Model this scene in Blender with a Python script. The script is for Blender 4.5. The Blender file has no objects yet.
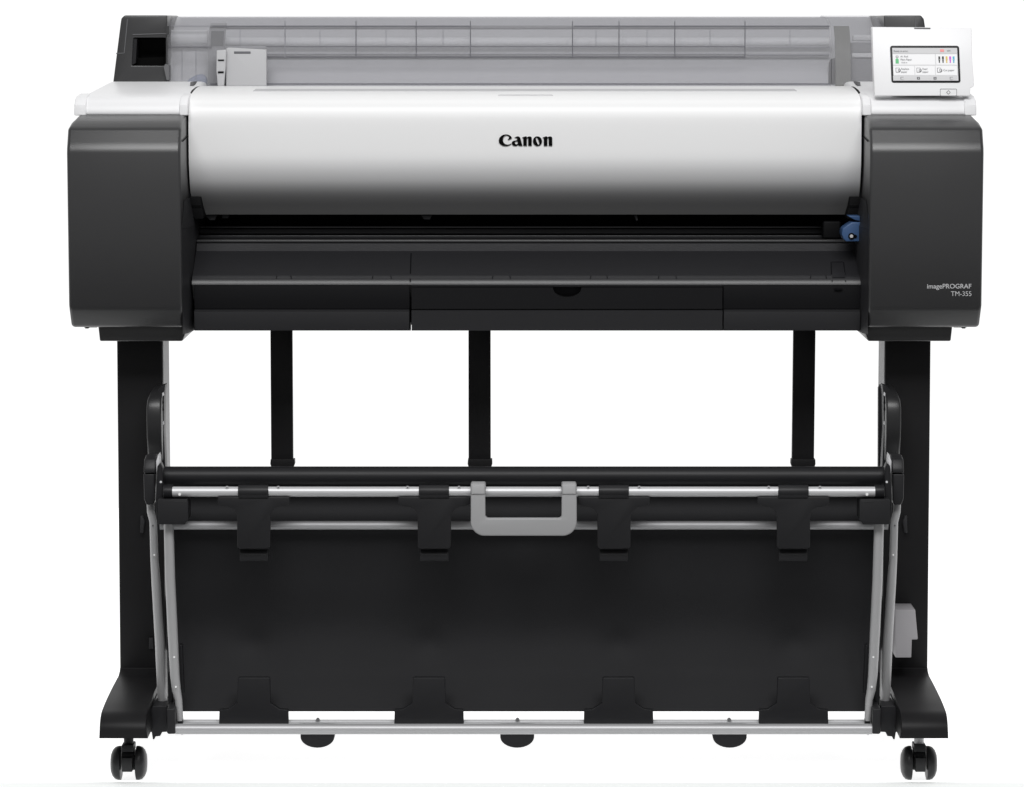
import bpy, bmesh, math
from mathutils import Vector
from mathutils.geometry import tessellate_polygon
R = math.radians
sc = bpy.context.scene
col = sc.collection

# ------------------------------------------------------------------ camera
D, PITCH, F, CX, CY = 5.0, R(6.0), 3521.0, 525.0, 393.5
H = (D - 0.17) * math.tan(PITCH + math.atan((779.6 - CY) / F))
CAM = Vector((0, -D, H))
FW = Vector((0, math.cos(PITCH), -math.sin(PITCH)))
UP = Vector((0, math.sin(PITCH), math.cos(PITCH)))
def ray(px, py):
    return FW * F + Vector((1, 0, 0)) * (px - CX) + UP * (CY - py)
def P(px, py, Y):                       # reading taken off the photograph -> point at depth Y
    d = ray(px, py)
    return CAM + d * ((Y + D) / d.y)
def Z(py, Y): return P(CX, py, Y).z
def X(px, py, Y): return P(px, py, Y).x
MID = [525.3]                           # centre line of what is being built, as read off the photograph
def L(px): return 2 * MID[0] - px
cam = bpy.data.cameras.new('camera'); co = bpy.data.objects.new('camera', cam); col.objects.link(co)
cam.sensor_width = 36; cam.lens = F / 1024 * 36; cam.clip_start = .05; cam.clip_end = 200
cam.shift_x = -(CX - 512) / 1024
co.location = CAM; co.rotation_euler = (math.pi / 2 - PITCH, 0, 0)
sc.camera = co
sc.view_settings.view_transform = 'Standard'; sc.view_settings.look = 'None'
sc.view_settings.exposure = 0; sc.view_settings.gamma = 1

# ------------------------------------------------------------------ materials
MT = {}
def mat(name, c, rough=.5, spec=.5, metal=0, grain=0, bump=0, coat=0, emit=0, scale=900):
    if isinstance(c, (int, float)): c = (c, c, c)
    m = bpy.data.materials.new(name); m.use_nodes = True
    nt = m.node_tree; b = nt.nodes['Principled BSDF']
    b.inputs['Base Color'].default_value = (*c, 1)
    b.inputs['Roughness'].default_value = rough
    b.inputs['Specular IOR Level'].default_value = spec
    b.inputs['Metallic'].default_value = metal
    b.inputs['Coat Weight'].default_value = coat
    if emit:
        b.inputs['Emission Color'].default_value = (*c, 1); b.inputs['Emission Strength'].default_value = emit
    tc = nt.nodes.new('ShaderNodeTexCoord')
    if grain:                            # slow unevenness of the moulded surface
        n = nt.nodes.new('ShaderNodeTexNoise'); n.inputs['Scale'].default_value = 9; n.inputs['Detail'].default_value = 4
        nt.links.new(tc.outputs['Object'], n.inputs['Vector'])
        mr = nt.nodes.new('ShaderNodeMapRange'); mr.inputs['To Min'].default_value = max(.02, rough - grain); mr.inputs['To Max'].default_value = min(1, rough + grain)
        nt.links.new(n.outputs['Fac'], mr.inputs['Value']); nt.links.new(mr.outputs['Result'], b.inputs['Roughness'])
    if bump:
        n = nt.nodes.new('ShaderNodeTexNoise'); n.inputs['Scale'].default_value = scale; n.inputs['Detail'].default_value = 2
        nt.links.new(tc.outputs['Object'], n.inputs['Vector'])
        bp = nt.nodes.new('ShaderNodeBump'); bp.inputs['Strength'].default_value = bump; bp.inputs['Distance'].default_value = .0004
        nt.links.new(n.outputs['Fac'], bp.inputs['Height']); nt.links.new(bp.outputs['Normal'], b.inputs['Normal'])
    MT[name] = m
    return m
mat('housing_grey', (.033, .033, .0342), .32, .6, grain=.04, bump=.2)
mat('housing_lower', (.020, .020, .022), .5, .25, grain=.06, bump=.25)
mat('white_plastic', (.80, .80, .81), .38, .4, grain=.05, bump=.1)
mat('white_panel', (.84, .84, .85), .35, .4, grain=.03)
mat('black_plastic', (.013, .013, .0145), .42, .22, grain=.06, bump=.25)
mat('fascia_black', (.0085, .0085, .0095), .5, .12, grain=.05, bump=.2)
mat('platen_plastic', (.019, .019, .021), .34, .45, grain=.05, bump=.2)
mat('deep_black', (.004, .004, .0045), .6, .1, grain=.05)
mat('leg_black', (.0125, .0122, .013), .45, .15, grain=.06, bump=.3)
mat('steel_inner', (.30, .30, .305), .45, .4, grain=.05)
mat('cloth_black', (.018, .018, .0195), .7, .15, grain=.05, bump=.5, scale=1400)
mat('aluminium', (.58, .58, .59), .42, .5, metal=.3)
mat('aluminium_mid', (.44, .44, .45), .42, .5, metal=.3)
mat('aluminium_dull', (.44, .44, .45), .45, .5, metal=.3)
mat('handle_grey', (.355, .355, .36), .45, .35, grain=.05, bump=.15)
mat('holder_grey', (.38, .37, .385), .5, .3, grain=.05)
mat('lever_blue', (.038, .085, .19), .4, .35, grain=.05)
mat('ink_black', (.002, .002, .002), .6, .05)
mat('mark_grey', (.50, .50, .51), .5, .3)
mat('seam_dark', (.006, .006, .007), .7, .05)
mat('seam_mid', (.12, .12, .125), .6, .1)
mat('slot_grey', (.50, .50, .51), .6, .1)
mat('mark_pale', (.66, .66, .67), .5, .2)
mat('tray_grey', (.66, .66, .675), .5, .3, grain=.05)
mat('tray_dark', (.13, .13, .135), .5, .3, grain=.05)
mat('wheel_black', (.016, .016, .017), .38, .35, grain=.06)
mat('guide_white', (.46, .46, .47), .45, .3, grain=.05)
mat('blue_grey', (.40, .44, .56), .5, .3)
mat('paper_white', (.9, .9, .9), .9, .05)
mat('sheet_added_glow', (.85, .85, .85), .9, .03, emit=.95)  # glow added to keep the ground white under the printer, no real source
mat('floor_added_glow', (.80, .815, .81), .8, .03, emit=.36)  # pale floor strip brightened by added glow, it is no lamp
for n, c in dict(screen_white=(.86, .86, .87), screen_grey=(.60, .60, .61), screen_text=(.13, .13, .14), screen_red=(.85, .28, .28),
                 screen_green=(.11, .50, .20), screen_yellow=(.72, .50, .09), screen_magenta=(.55, .05, .62), screen_cyan=(.06, .42, .62),
                 screen_black=(.01, .01, .01), screen_line=(.66, .66, .67)).items():
    mat(n, c, .35, .3)
def smoke():
    m = bpy.data.materials.new('smoked_clear'); m.use_nodes = True; nt = m.node_tree; b = nt.nodes['Principled BSDF']
    b.inputs['Base Color'].default_value = (.47, .47, .48, 1); b.inputs['Roughness'].default_value = .4; b.inputs['Specular IOR Level'].default_value = .12
    tr = nt.nodes.new('ShaderNodeBsdfTransparent'); tr.inputs['Color'].default_value = (.90, .90, .91, 1)
    mx = nt.nodes.new('ShaderNodeMixShader'); mx.inputs[0].default_value = .17
    nt.links.new(tr.outputs[0], mx.inputs[1]); nt.links.new(b.outputs[0], mx.inputs[2])
    nt.links.new(mx.outputs[0], nt.nodes['Material Output'].inputs['Surface'])
    MT['smoked_clear'] = m
smoke()
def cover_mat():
    # base colour fades from white to dark grey towards the cover's lower edge
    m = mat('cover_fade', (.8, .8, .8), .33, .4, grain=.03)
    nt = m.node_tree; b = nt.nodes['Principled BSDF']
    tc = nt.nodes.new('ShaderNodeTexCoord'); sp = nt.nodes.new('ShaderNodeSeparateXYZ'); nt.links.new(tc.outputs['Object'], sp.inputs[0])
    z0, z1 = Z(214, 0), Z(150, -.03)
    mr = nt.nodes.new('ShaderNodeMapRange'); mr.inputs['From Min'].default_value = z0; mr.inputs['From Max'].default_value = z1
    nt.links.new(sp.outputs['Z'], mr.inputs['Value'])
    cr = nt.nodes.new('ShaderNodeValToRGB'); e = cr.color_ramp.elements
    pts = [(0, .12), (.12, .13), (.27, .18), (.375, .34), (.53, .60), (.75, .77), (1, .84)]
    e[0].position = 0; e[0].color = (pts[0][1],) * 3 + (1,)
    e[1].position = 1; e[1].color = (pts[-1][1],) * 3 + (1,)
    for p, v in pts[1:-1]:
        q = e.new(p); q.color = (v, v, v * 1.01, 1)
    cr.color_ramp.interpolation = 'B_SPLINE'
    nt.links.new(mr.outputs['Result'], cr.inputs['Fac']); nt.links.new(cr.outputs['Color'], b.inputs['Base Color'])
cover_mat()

# ------------------------------------------------------------------ mesh builder
class MB:
    def __init__(s): s.v = []; s.f = []; s.m = []; s.mats = []
    def mi(s, m):
        if m not in s.mats: s.mats.append(m)
        return s.mats.index(m)
    def add(s, vs, fs, m):
        o = len(s.v); s.v += [Vector(v) for v in vs]; k = s.mi(m)
        for f in fs: s.f.append([i + o for i in f]); s.m.append(k)
        return s
    def box(s, x0, x1, y0, y1, z0, z1, m):
        x0, x1 = sorted((x0, x1)); y0, y1 = sorted((y0, y1)); z0, z1 = sorted((z0, z1))
        v = [(x, y, z) for z in (z0, z1) for y in (y0, y1) for x in (x0, x1)]
        return s.add(v, [(0, 2, 3, 1), (4, 5, 7, 6), (0, 1, 5, 4), (2, 6, 7, 3), (0, 4, 6, 2), (1, 3, 7, 5)], m)
    def pbox(s, px0, py0, px1, py1, Y0, Y1, m):          # front face spans the pixel rectangle at depth Y0
        cy = (py0 + py1) / 2
        return s.box(X(px0, cy, Y0), X(px1, cy, Y0), Y0, Y1, Z(py0, Y0), Z(py1, Y0), m)
    def prism(s, loops, vec, m):                         # loops: 3d loops (outer first), swept by vec
        vec = Vector(vec); loops = [[Vector(p) for p in l] for l in loops]
        flat = [p for l in loops for p in l]; n = len(flat)
        fs = []
        if len(loops) == 1:
            fs.append(list(range(n))); fs.append([i + n for i in reversed(range(n))])
        else:
            for t in tessellate_polygon(loops): fs.append(list(t)); fs.append([i + n for i in reversed(t)])
        o = 0
        for l in loops:
            k = len(l)
            for i in range(k):
                a, b = o + i, o + (i + 1) % k; fs.append([a, b, b + n, a + n])
            o += k
        return s.add(flat + [p + vec for p in flat], fs, m)
    def front(s, poly, Y0, Y1, m, holes=()):             # pixel outline at depth Y0 swept straight back to Y1
        loops = [[P(x, y, Y0) for x, y in poly]] + [[P(x, y, Y0) for x, y in h] for h in holes]
        return s.prism(loops, (0, Y1 - Y0, 0), m)
    def side(s, prof, xa, xb, m):                        # (Y, py) profile swept along x
        return s.prism([[(xa, Y, Z(py, Y)) for Y, py in prof]], (xb - xa, 0, 0), m)
    def shell(s, prof, xa, xb, t, m):                    # open (Y, py) curve given a thickness
        pts = [Vector((0, Y, Z(py, Y))) for Y, py in prof]; inn = []
        for i, p in enumerate(pts):
            d = (pts[min(i + 1, len(pts) - 1)] - pts[max(i - 1, 0)]).normalized()
            inn.append(p + Vector((0, -d.z, d.y)) * t)
        n = len(pts); A = pts + inn
        v = [(xa, p.y, p.z) for p in A] + [(xb, p.y, p.z) for p in A]; N = 2 * n; f = []
        for i in range(n - 1):
            f += [(i, i + 1, N + i + 1, N + i), (n + i + 1, n + i, N + n + i, N + n + i + 1),
                  (i + 1, i, n + i, n + i + 1), (N + i, N + i + 1, N + n + i + 1, N + n + i)]
        f += [(0, N, N + n, n), (n - 1, 2 * n - 1, N + 2 * n - 1, N + n - 1)]
        return s.add(v, f, m)
    def tube(s, pts, r, m, seg=20):
        pts = [Vector(p) for p in pts]; n = len(pts); rs = r if isinstance(r, (list, tuple)) else [r] * n
        vs = []; ref = None
        for i, p in enumerate(pts):
            d = (pts[min(i + 1, n - 1)] - pts[max(i - 1, 0)]).normalized()
            if ref is None: ref = Vector((0, 1, 0)) if abs(d.y) < .9 else Vector((1, 0, 0))
            u = d.cross(ref).normalized(); w = d.cross(u)
            for k in range(seg):
                a = 2 * math.pi * k / seg; vs.append(p + (u * math.cos(a) + w * math.sin(a)) * rs[i])
        fs = [(i * seg + k, i * seg + (k + 1) % seg, (i + 1) * seg + (k + 1) % seg, (i + 1) * seg + k) for i in range(n - 1) for k in range(seg)]
        fs += [list(reversed(range(seg))), [(n - 1) * seg + k for k in range(seg)]]
        return s.add(vs, fs, m)
    def lathe_x(s, cx, cy, cz, prof, m, seg=40):         # prof: (x offset, radius)
        vs = []; n = len(prof)
        for dx, r in prof:
            for k in range(seg):
                a = 2 * math.pi * k / seg; vs.append((cx + dx, cy + r * math.cos(a), cz + r * math.sin(a)))
        fs = [(i * seg + k, i * seg + (k + 1) % seg, (i + 1) * seg + (k + 1) % seg, (i + 1) * seg + k) for i in range(n - 1) for k in range(seg)]
        fs += [list(range(seg)), [(n - 1) * seg + k for k in reversed(range(seg))]]
        return s.add(vs, fs, m)
    def build(s, name, parent=None, bevel=0, seg=3, ang=35, label=None):
        me = bpy.data.meshes.new(name); me.from_pydata(s.v, [], s.f); me.validate()
        for m in s.mats: me.materials.append(MT[m])
        if len(me.polygons) == len(s.m):
            for p, k in zip(me.polygons, s.m): p.material_index = k
        bm = bmesh.new(); bm.from_mesh(me); bmesh.ops.recalc_face_normals(bm, faces=bm.faces[:])
        if bevel:
            bmesh.ops.remove_doubles(bm, verts=bm.verts[:], dist=1e-6)
            ed = [e for e in bm.edges if len(e.link_faces) == 2 and e.calc_face_angle(0) > R(ang)]
            if ed: bmesh.ops.bevel(bm, geom=ed, offset=bevel, segments=seg, profile=.5, affect='EDGES', clamp_overlap=True)
        bm.to_mesh(me); bm.free()
        for p in me.polygons: p.use_smooth = True
        me.set_sharp_from_angle(angle=R(32))
        o = bpy.data.objects.new(name, me); col.objects.link(o)
        if parent is not None:
            o.parent = parent; o.matrix_parent_inverse = parent_world(parent).inverted()
        if label: o['label'] = label
        return o
from mathutils import Matrix
def parent_world(o):
    return Matrix.Translation(o.location) if o.type == 'EMPTY' else Matrix.Identity(4)
def thing(name, loc, label, cat):
    o = bpy.data.objects.new(name, None); col.objects.link(o); o.location = loc; o.empty_display_size = .1
    o['label'] = label; o['category'] = cat
    return o
def arc(c, r, a0, a1, n=8):
    return [(c[0] + r * math.cos(R(a0 + (a1 - a0) * i / n)), c[1] + r * math.sin(R(a0 + (a1 - a0) * i / n))) for i in range(n + 1)]
def text_faces(s, size, bold=0):
    c = bpy.data.curves.new('t', 'FONT'); c.body = s; c.size = size; c.offset = bold; c.resolution_u = 4
    o = bpy.data.objects.new('t', c); col.objects.link(o); bpy.context.view_layer.update()
    me = o.evaluated_get(bpy.context.evaluated_depsgraph_get()).to_mesh()
    v = [q.co.copy() for q in me.vertices]; f = [list(p.vertices) for p in me.polygons]
    o.to_mesh_clear(); bpy.data.objects.remove(o); bpy.data.curves.remove(c)
    return v, f

# ================================================================== PRINTER
pr = thing('large_format_printer', (0, .1, Z(338, .1)), 'wide white and charcoal printer with a touch panel, standing on two black legs', 'printer')
HF = -.13                                                # front plane of the side housings
for sgn in (0, 1):
    q = (lambda x: x) if sgn == 0 else L
    # --- charcoal side housing
    prof = [(.32, 114), (.02, 114.4), (-.048, 114.8), (-.094, 121), (-.1140, 127.4), (-.1238, 142), (-.1282, 147), (HF, 153), (HF, 306), (-.126, 311), (-.110, 327.2), (.32, 319)]
    xa, xb = X(q(67.5), 230, HF), X(q(181.2), 230, HF)
    h = MB().side(prof, xa, xb, 'housing_grey')
    o = h.build('side_housing', pr, bevel=.005, seg=4, ang=40)
    # softened outer top corner: pull the outer top vertices inward
    zt = Z(118, -.08); 
    for v in o.data.vertices:
        if v.co.z > Z(132, HF) and abs(v.co.x) > abs(xa) - .02:
            k = (v.co.z - Z(132, HF)) / (Z(115, 0) - Z(132, HF)); v.co.x -= math.copysign(.007 * max(0, k) ** 1.5, xa)
        if v.co.z < Z(300, HF) and abs(v.co.x) > abs(xa) - .02:
            k = (Z(300, HF) - v.co.z) / (Z(300, HF) - Z(326, HF)); v.co.x -= math.copysign(.0008 * min(1, max(0, k)), xa)
    # seam notch on the inner cheek
    sm = MB(); xi = X(q(181.2), 140, HF); sx = math.copysign(.0008, -xa)
    sm.prism([[(xi, -.115, Z(142, -.115)), (xi, -.02, Z(135.5, -.02)), (xi, -.02, Z(134.5, -.02)), (xi, -.115, Z(141, -.115))]], (sx, 0, 0), 'seam_dark')
    sm.build('seam', o)
    # --- darker inner cheek below the cover
    ch = MB()
    zz0, zz1 = Z(330.6, -.06), Z(226, -.06)
    pts = [(X(q(182), 260, -.122), -.122), (X(q(187.5), 260, -.10), -.10), (X(q(193), 260, -.06), -.06), (X(q(196), 260, .0), .0), (X(q(196), 260, .0), .2), (X(q(181), 260, HF), .2)]
    ch.prism([[(x, y, zz0) for x, y in pts]], (0, 0, zz1 - zz0 - .0003), 'housing_lower')
    n_ = len(pts); xh = X(q(182), 215, HF)
    zz2 = Z(199, -.06); lo_ = [(x, y, zz1) for x, y in pts]; up_ = [(xh + (x - xh) * .12, y + (.03 if y < .1 else 0), zz2) for x, y in pts]
    ch.add(lo_ + up_, [(i, (i + 1) % n_, (i + 1) % n_ + n_, i + n_) for i in range(n_)] + [list(range(n_, 2 * n_))], 'housing_lower')
    ch.build('inner_cheek', pr)
    # --- mounting foot under the housing
    MB().front([(q(98), 325), (q(187.5), 325), (q(185.5), 333), (q(182.4), 341.2), (q(99.8), 341.2)], -.085, .22, 'housing_grey').build('mounting_base', pr, bevel=.002)
    cl = MB().pbox(q(84), 325, q(97), 327.6, -.07, -.03, 'black_plastic').pbox(q(85), 325, q(88.5), 328.6, -.075, -.06, 'black_plastic')
    cl.build('rubber_stop', pr, bevel=.0006)
    # --- white upper shell
    wp = [(.30, 82.6), (.22, 81.6), (.20, 81.6), (.03, 92.6), (-.02, 96.6), (-.034, 99.6), (-.042, 105), (-.046, 115.6), (.30, 115.6)]
    xo, xn = X(q(74.2), 105, -.04), X(q(188.5), 105, -.04)
    w = MB().side(wp, xo, xn, 'white_plastic').build('upper_shell', pr, bevel=.006, seg=4, ang=30)
    for v in w.data.vertices:                            # the outer shoulder slopes inward towards the top
        k = (v.co.z - Z(110, -.04)) / (Z(83, .2) - Z(110, -.04))
        if k > 0 and abs(v.co.x) > abs(xo) - .02: v.co.x -= math.copysign(.020 * k ** 1.6, xo)
    # the front field sits back between two side lips
    lp = [(.02, 93.2), (-.02, 95.9), (-.0365, 99.0), (-.0455, 105), (-.0485, 115.5), (.02, 115.5)]
    for a_, b2 in ((74.6, 86.6), (179.6, 188.2)):
        MB().side(lp, X(q(a_), 105, -.04), X(q(b2), 105, -.04), 'white_plastic').build('front_lip', w, bevel=.002, seg=3, ang=50)
# hinge notches beside the cover top
for x in (190.5,):
    for q in ((lambda x: x), L):
        MB().front([(q(190.4), 82.0), (q(192.6), 82.0), (q(194), 84.6), (q(191.5), 86.2), (q(190), 86)], .13, .2, 'seam_mid').build('hinge_notch', pr, bevel=.0005)

# --- front cover
cp = [(.165, 86), (.10, 87.6), (.04, 91.5), (.005, 95), (-.016, 99), (-.027, 105), (-.032, 114), (-.034, 126), (-.0345, 152),
      (-.033, 164), (-.028, 175), (-.020, 186), (-.008, 197), (.004, 207), (.012, 214.5)]
def smooth_prof(p, k=4):                                 # Catmull-Rom through the readings
    out = []
    for i in range(len(p) - 1):
        a, b, c, d = p[max(i - 1, 0)], p[i], p[i + 1], p[min(i + 2, len(p) - 1)]
        for j in range(k):
            t = j / k
            out.append(tuple(.5 * ((2 * b[n]) + (-a[n] + c[n]) * t + (2 * a[n] - 5 * b[n] + 4 * c[n] - d[n]) * t * t + (-a[n] + 3 * b[n] - 3 * c[n] + d[n]) * t ** 3) for n in (0, 1)))
    return out + [p[-1]]
cps = smooth_prof(cp)
xl = X(188.9, 140, -.03)
split = 197.5
up = [c for c in cps if c[1] <= split]; lo = [c for c in cps if c[1] >= split - 1.5]
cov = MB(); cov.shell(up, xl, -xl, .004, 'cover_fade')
xl2 = X(202, 206, 0)
cov2 = [(c[0], c[1]) for c in cps if c[1] >= up[-1][1] - .01]
# lower lip is narrower: its side edges slant in round the brackets
pts = [Vector((0, Y, Z(py, Y))) for Y, py in cov2]
n = len(pts); vs = []
for i, p in enumerate(pts):
    xx = -(abs(xl2) + .0042 - .0046 * i / (n - 1) * 1.0)
    vs += [(xx, p.y, p.z), (-xx, p.y, p.z), (xx, p.y + .004, p.z + .001), (-xx, p.y + .004, p.z + .001)]
fs = []
for i in range(n - 1):
    a, b = 4 * i, 4 * i + 4
    fs += [(a, a + 1, b + 1, b), (a + 2, b + 2, b + 3, a + 3), (a, b, b + 2, a + 2), (a + 1, a + 3, b + 3, b + 1)]
fs += [(0, 2, 3, 1), (4 * n - 4, 4 * n - 3, 4 * n - 1, 4 * n - 2)]
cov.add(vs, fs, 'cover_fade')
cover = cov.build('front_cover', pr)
# slim grip slot along the cover top and finger mark
MB().prism([[P(253, 91.6, .042), P(797, 91.6, .042), P(794, 89.6, .072), P(256, 89.6, .072)]], (0, 0, .0012), 'slot_grey').build('grip_slot', cover)
MB().prism([[P(498, 95.6, -.0005), P(553, 95.6, -.0005), P(550, 94.9, .006), P(501, 94.9, .006)]], (0, 0, .0012), 'mark_pale').build('grip_mark', cover)
# dark gap lines between cover and housings
for q in ((lambda x: x), L):
    g = MB()
    gp = [(.13, 86.5), (.06, 90), (.02, 94), (0, 99), (-.008, 106), (-.012, 150), (-.012, 198), (.03, 198), (.16, 90)]
    g.side(gp, X(q(187.2), 140, -.02), X(q(190), 140, -.02), 'seam_dark')
    g.build('cover_hinge_side', pr)
# the maker's name on the cover
logo = []
def G(pts, dx=0): return [(494 + (x + dx) / 16, 128 + y / 16) for x, y in pts]
Cc = [(286, 158), (270, 130), (245, 115), (215, 104), (185, 102), (150, 108), (115, 128), (88, 158), (76, 195), (80, 230), (98, 258), (130, 278), (165, 288), (205, 289), (240, 280), (268, 262), (280, 246),
      (262, 254), (240, 264), (210, 266), (180, 258), (158, 240), (146, 215), (142, 188), (148, 158), (162, 134), (184, 119), (208, 117), (232, 127), (243, 142), (240, 158), (228, 176), (220, 192), (248, 184), (272, 174)]
aa = [(330, 156), (345, 143), (375, 134), (400, 137), (417, 152), (427, 180), (440, 232), (455, 286), (398, 286), (388, 268), (370, 282), (345, 289), (312, 284), (290, 266), (284, 240), (294, 216), (320, 202), (368, 196), (368, 176), (360, 160), (345, 155), (332, 162)]
ah = [(372, 212), (345, 214), (332, 230), (336, 250), (352, 262), (374, 256), (384, 244), (378, 226)]
nn = [(452, 152), (480, 142), (500, 134), (522, 136), (526, 152), (548, 138), (575, 134), (598, 144), (604, 165), (604, 286), (548, 286), (547, 172), (540, 162), (530, 166), (525, 176), (525, 286), (469, 286), (469, 168), (453, 158)]
oo = [(695 + 73 * math.cos(R(a)), 211 + 77 * math.sin(R(a))) for a in range(0, 360, 12)]
oh = [(668, 158), (680, 152), (696, 166), (712, 200), (722, 240), (724, 264), (712, 268), (696, 252), (682, 220), (672, 186)]
lg = MB()
TL = [([Cc], 0), ([aa, ah], 0), ([nn], 0), ([oo, oh], 0), ([nn], 328)]
for loops, dx in TL:
    lg.prism([[P(*p, -.0362) for p in G(l, dx)] for l in loops], (0, .0016, 0), 'ink_black')
lg.build('maker_name', cover)

# --- printing throat behind the cover
th = MB()
xt = X(196, 230, .0)
th.box(xt, -xt, .16, .18, Z(215, .16) + .05, Z(250, .16) - .02, 'deep_black')
th.box(xt, -xt, .02, .16, Z(243, .02) - .012, Z(243, .02) - .004, 'deep_black')
th.box(xt, -xt, .05, .16, Z(204, .05), Z(204, .05) + .01, 'deep_black')
th.build('print_throat', pr)
rl = MB(); x2 = X(832, 230, .03)
rl.box(xt, x2, .045, .060, Z(226.2, .045), Z(228.2, .045), 'platen_plastic')
rl.box(xt, x2, .055, .075, Z(228.8, .055), Z(233.8, .055), 'housing_lower')
rl.box(xt, x2, .040, .060, Z(235.4, .040), Z(238.6, .040), 'black_plastic')
rl.build('carriage_rail', pr, bevel=.0008)
bar = MB(); bar.box(xt, -xt, .005, .03, Z(239.8, .005), Z(242.6, .005), 'housing_grey'); bar.build('feed_bar', pr, bevel=.001)
# carriage nub hanging under the cover
MB().front([(204, 215), (217, 215), (215, 220), (210, 220.4)], .02, .035, 'housing_lower').build('cover_catch', pr, bevel=.0006)
MB().front([(222, 215), (229, 215), (228, 218.4), (222, 218.4)], .02, .035, 'housing_lower').build('cover_catch', pr, bevel=.0006)
MB().front([(421, 215.3), (432, 215.3), (430, 219.5), (424, 219.5)], .02, .03, 'housing_lower').build('cover_catch', pr, bevel=.0006)
MB().front([(634, 215.3), (637, 215.3), (638, 220), (636.5, 221)], .02, .03, 'housing_lower').build('cover_catch', pr, bevel=.0004)
MB().pbox(823, 221, 841, 238.8, .02, .05, 'deep_black').build('carriage_block', pr, bevel=.003)
# hinge brackets at the lower cover corners
for q in ((lambda x: x), L):
    b = MB().front([(q(188.8), 197), (q(200.5), 197), (q(201.5), 206), (q(203.6), 215.2), (q(203), 219), (q(195), 219), (q(188.8), 214)], -.024, .03, 'deep_black')
    b.front([(q(192), 204.6), (q(201), 204.6), (q(201.2), 206), (q(192), 206)], -.026, -.02, 'deep_black')
    b.front([(q(192), 206.6), (q(201.2), 206.6), (q(201.4), 207.6), (q(192), 207.6)], -.0255, -.02, 'housing_lower')
    b.build('cover_bracket', pr, bevel=.001)
lv = MB().front([(861, 222.2), (852, 222.2), (847, 225.5), (842.6, 228.8), (841.8, 234), (843.5, 239), (846, 241.6), (861, 241.6)], -.068, -.03, 'lever_blue')
lever = lv.build('release_lever', pr, bevel=.0015)
MB().front([(848, 216), (860, 216), (860, 221), (855, 220), (850.5, 217.6)], -.064, -.03, 'lever_blue').build('lever_tip', lever, bevel=.0008)
s = MB(); c = P(851.6, 236.2, -.070)
def disc(mb, c, r, t, m, seg=24):
    mb.prism([[(c.x + r * math.cos(2 * math.pi * k / seg), c.y, c.z + r * math.sin(2 * math.pi * k / seg)) for k in range(seg)]], (0, t, 0), m)
disc(s, c, .0046, .004, 'ink_black'); disc(s, c + Vector((.0052, 0, -.0002)), .0024, .004, 'ink_black'); disc(s, c + Vector((-.0002, -.0016, .0)), .0028, .004, 'aluminium')
s.build('screw', lever, bevel=.0004)

# --- lower front: sloping output platen, drawer and band
xp0, xp1 = X(192, 283, -.082), X(861.5, 283, -.082)
pp = [(.02, 243.4), (-.004, 243.4), (-.012, 251), (-.020, 253), (-.062, 271.6), (-.0725, 274.8), (-.0780, 277.0), (-.0812, 279.6), (-.0835, 282.6), (-.0842, 284.8)]
xs0, xs1 = X(195.4, 245, -.0), X(859.6, 245, -.0)
def slab(prof, xa_, xb_, m, mb):
    return mb.side(prof, xa_, xb_, m)
pl = MB(); pl.side(pp + [(-.06, 300), (.02, 300)], xp0, xp1, 'platen_plastic')
mk = pl
for a, b in ((276, 291), (372, 391), (492, 510), (590, 607), (658, 676), (810, 826)):
    mk.prism([[P(a, 278.2, -.0805), P(a + .6, 275.6, -.0745), P(a + 1.4, 275.6, -.0745), P(a + .8, 278.2, -.0805)]], (0, -.0009, 0), 'seam_dark')
    mk.prism([[P(b, 278.2, -.0805), P(b - .6, 275.6, -.0745), P(b + .2, 275.6, -.0745), P(b + .8, 278.2, -.0805)]], (0, -.0009, 0), 'seam_dark')
mk.prism([[P(409.6, 281, -.0845), P(410.8, 281, -.0845), P(411.6, 253, -.0215), P(410.6, 253, -.0215)]], (0, -.0009, 0), 'seam_dark')
platen = pl.build('output_platen', pr)
# small cover plate let into the platen, right
def ypl(py):
    for (a, b), (c, d) in zip(pp[2:], pp[3:]):
        if b <= py <= d: return a + (c - a) * (py - b) / (d - b)
    return -.085
lt = MB()
lt.prism([[P(x, y, ypl(y) - .0012) for x, y in ((831, 262), (843.6, 262), (845, 274), (845.4, 277.4), (832.2, 277.4), (831.6, 274))]], (0, .002, 0), 'platen_plastic')
for (xa_, ya_), (xb_, yb_) in (((831, 262), (831.6, 274)), ((831.6, 274), (832.2, 281.6)), ((831.6, 262), (843, 262)), ((843.6, 262), (845, 274)), ((845, 274), (845.8, 281.6))):
    hv = (.45, 0) if abs(xb_ - xa_) < 3 else (0, .35)
    lt.prism([[P(xa_ - hv[0], ya_ - hv[1], ypl(ya_ - hv[1]) - .0014), P(xa_ + hv[0], ya_ + hv[1], ypl(ya_ + hv[1]) - .0014), P(xb_ + hv[0], yb_ + hv[1], ypl(yb_ + hv[1]) - .0014), P(xb_ - hv[0], yb_ - hv[1], ypl(yb_ - hv[1]) - .0014)]], (0, .001, 0), 'seam_dark')
lt.build('platen_latch', platen)
lt = MB(); lt.pbox(834.3, 288.3, 842.4, 289.8, -.0865, -.084, 'seam_dark'); lt.build('latch_slot', platen)
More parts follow.
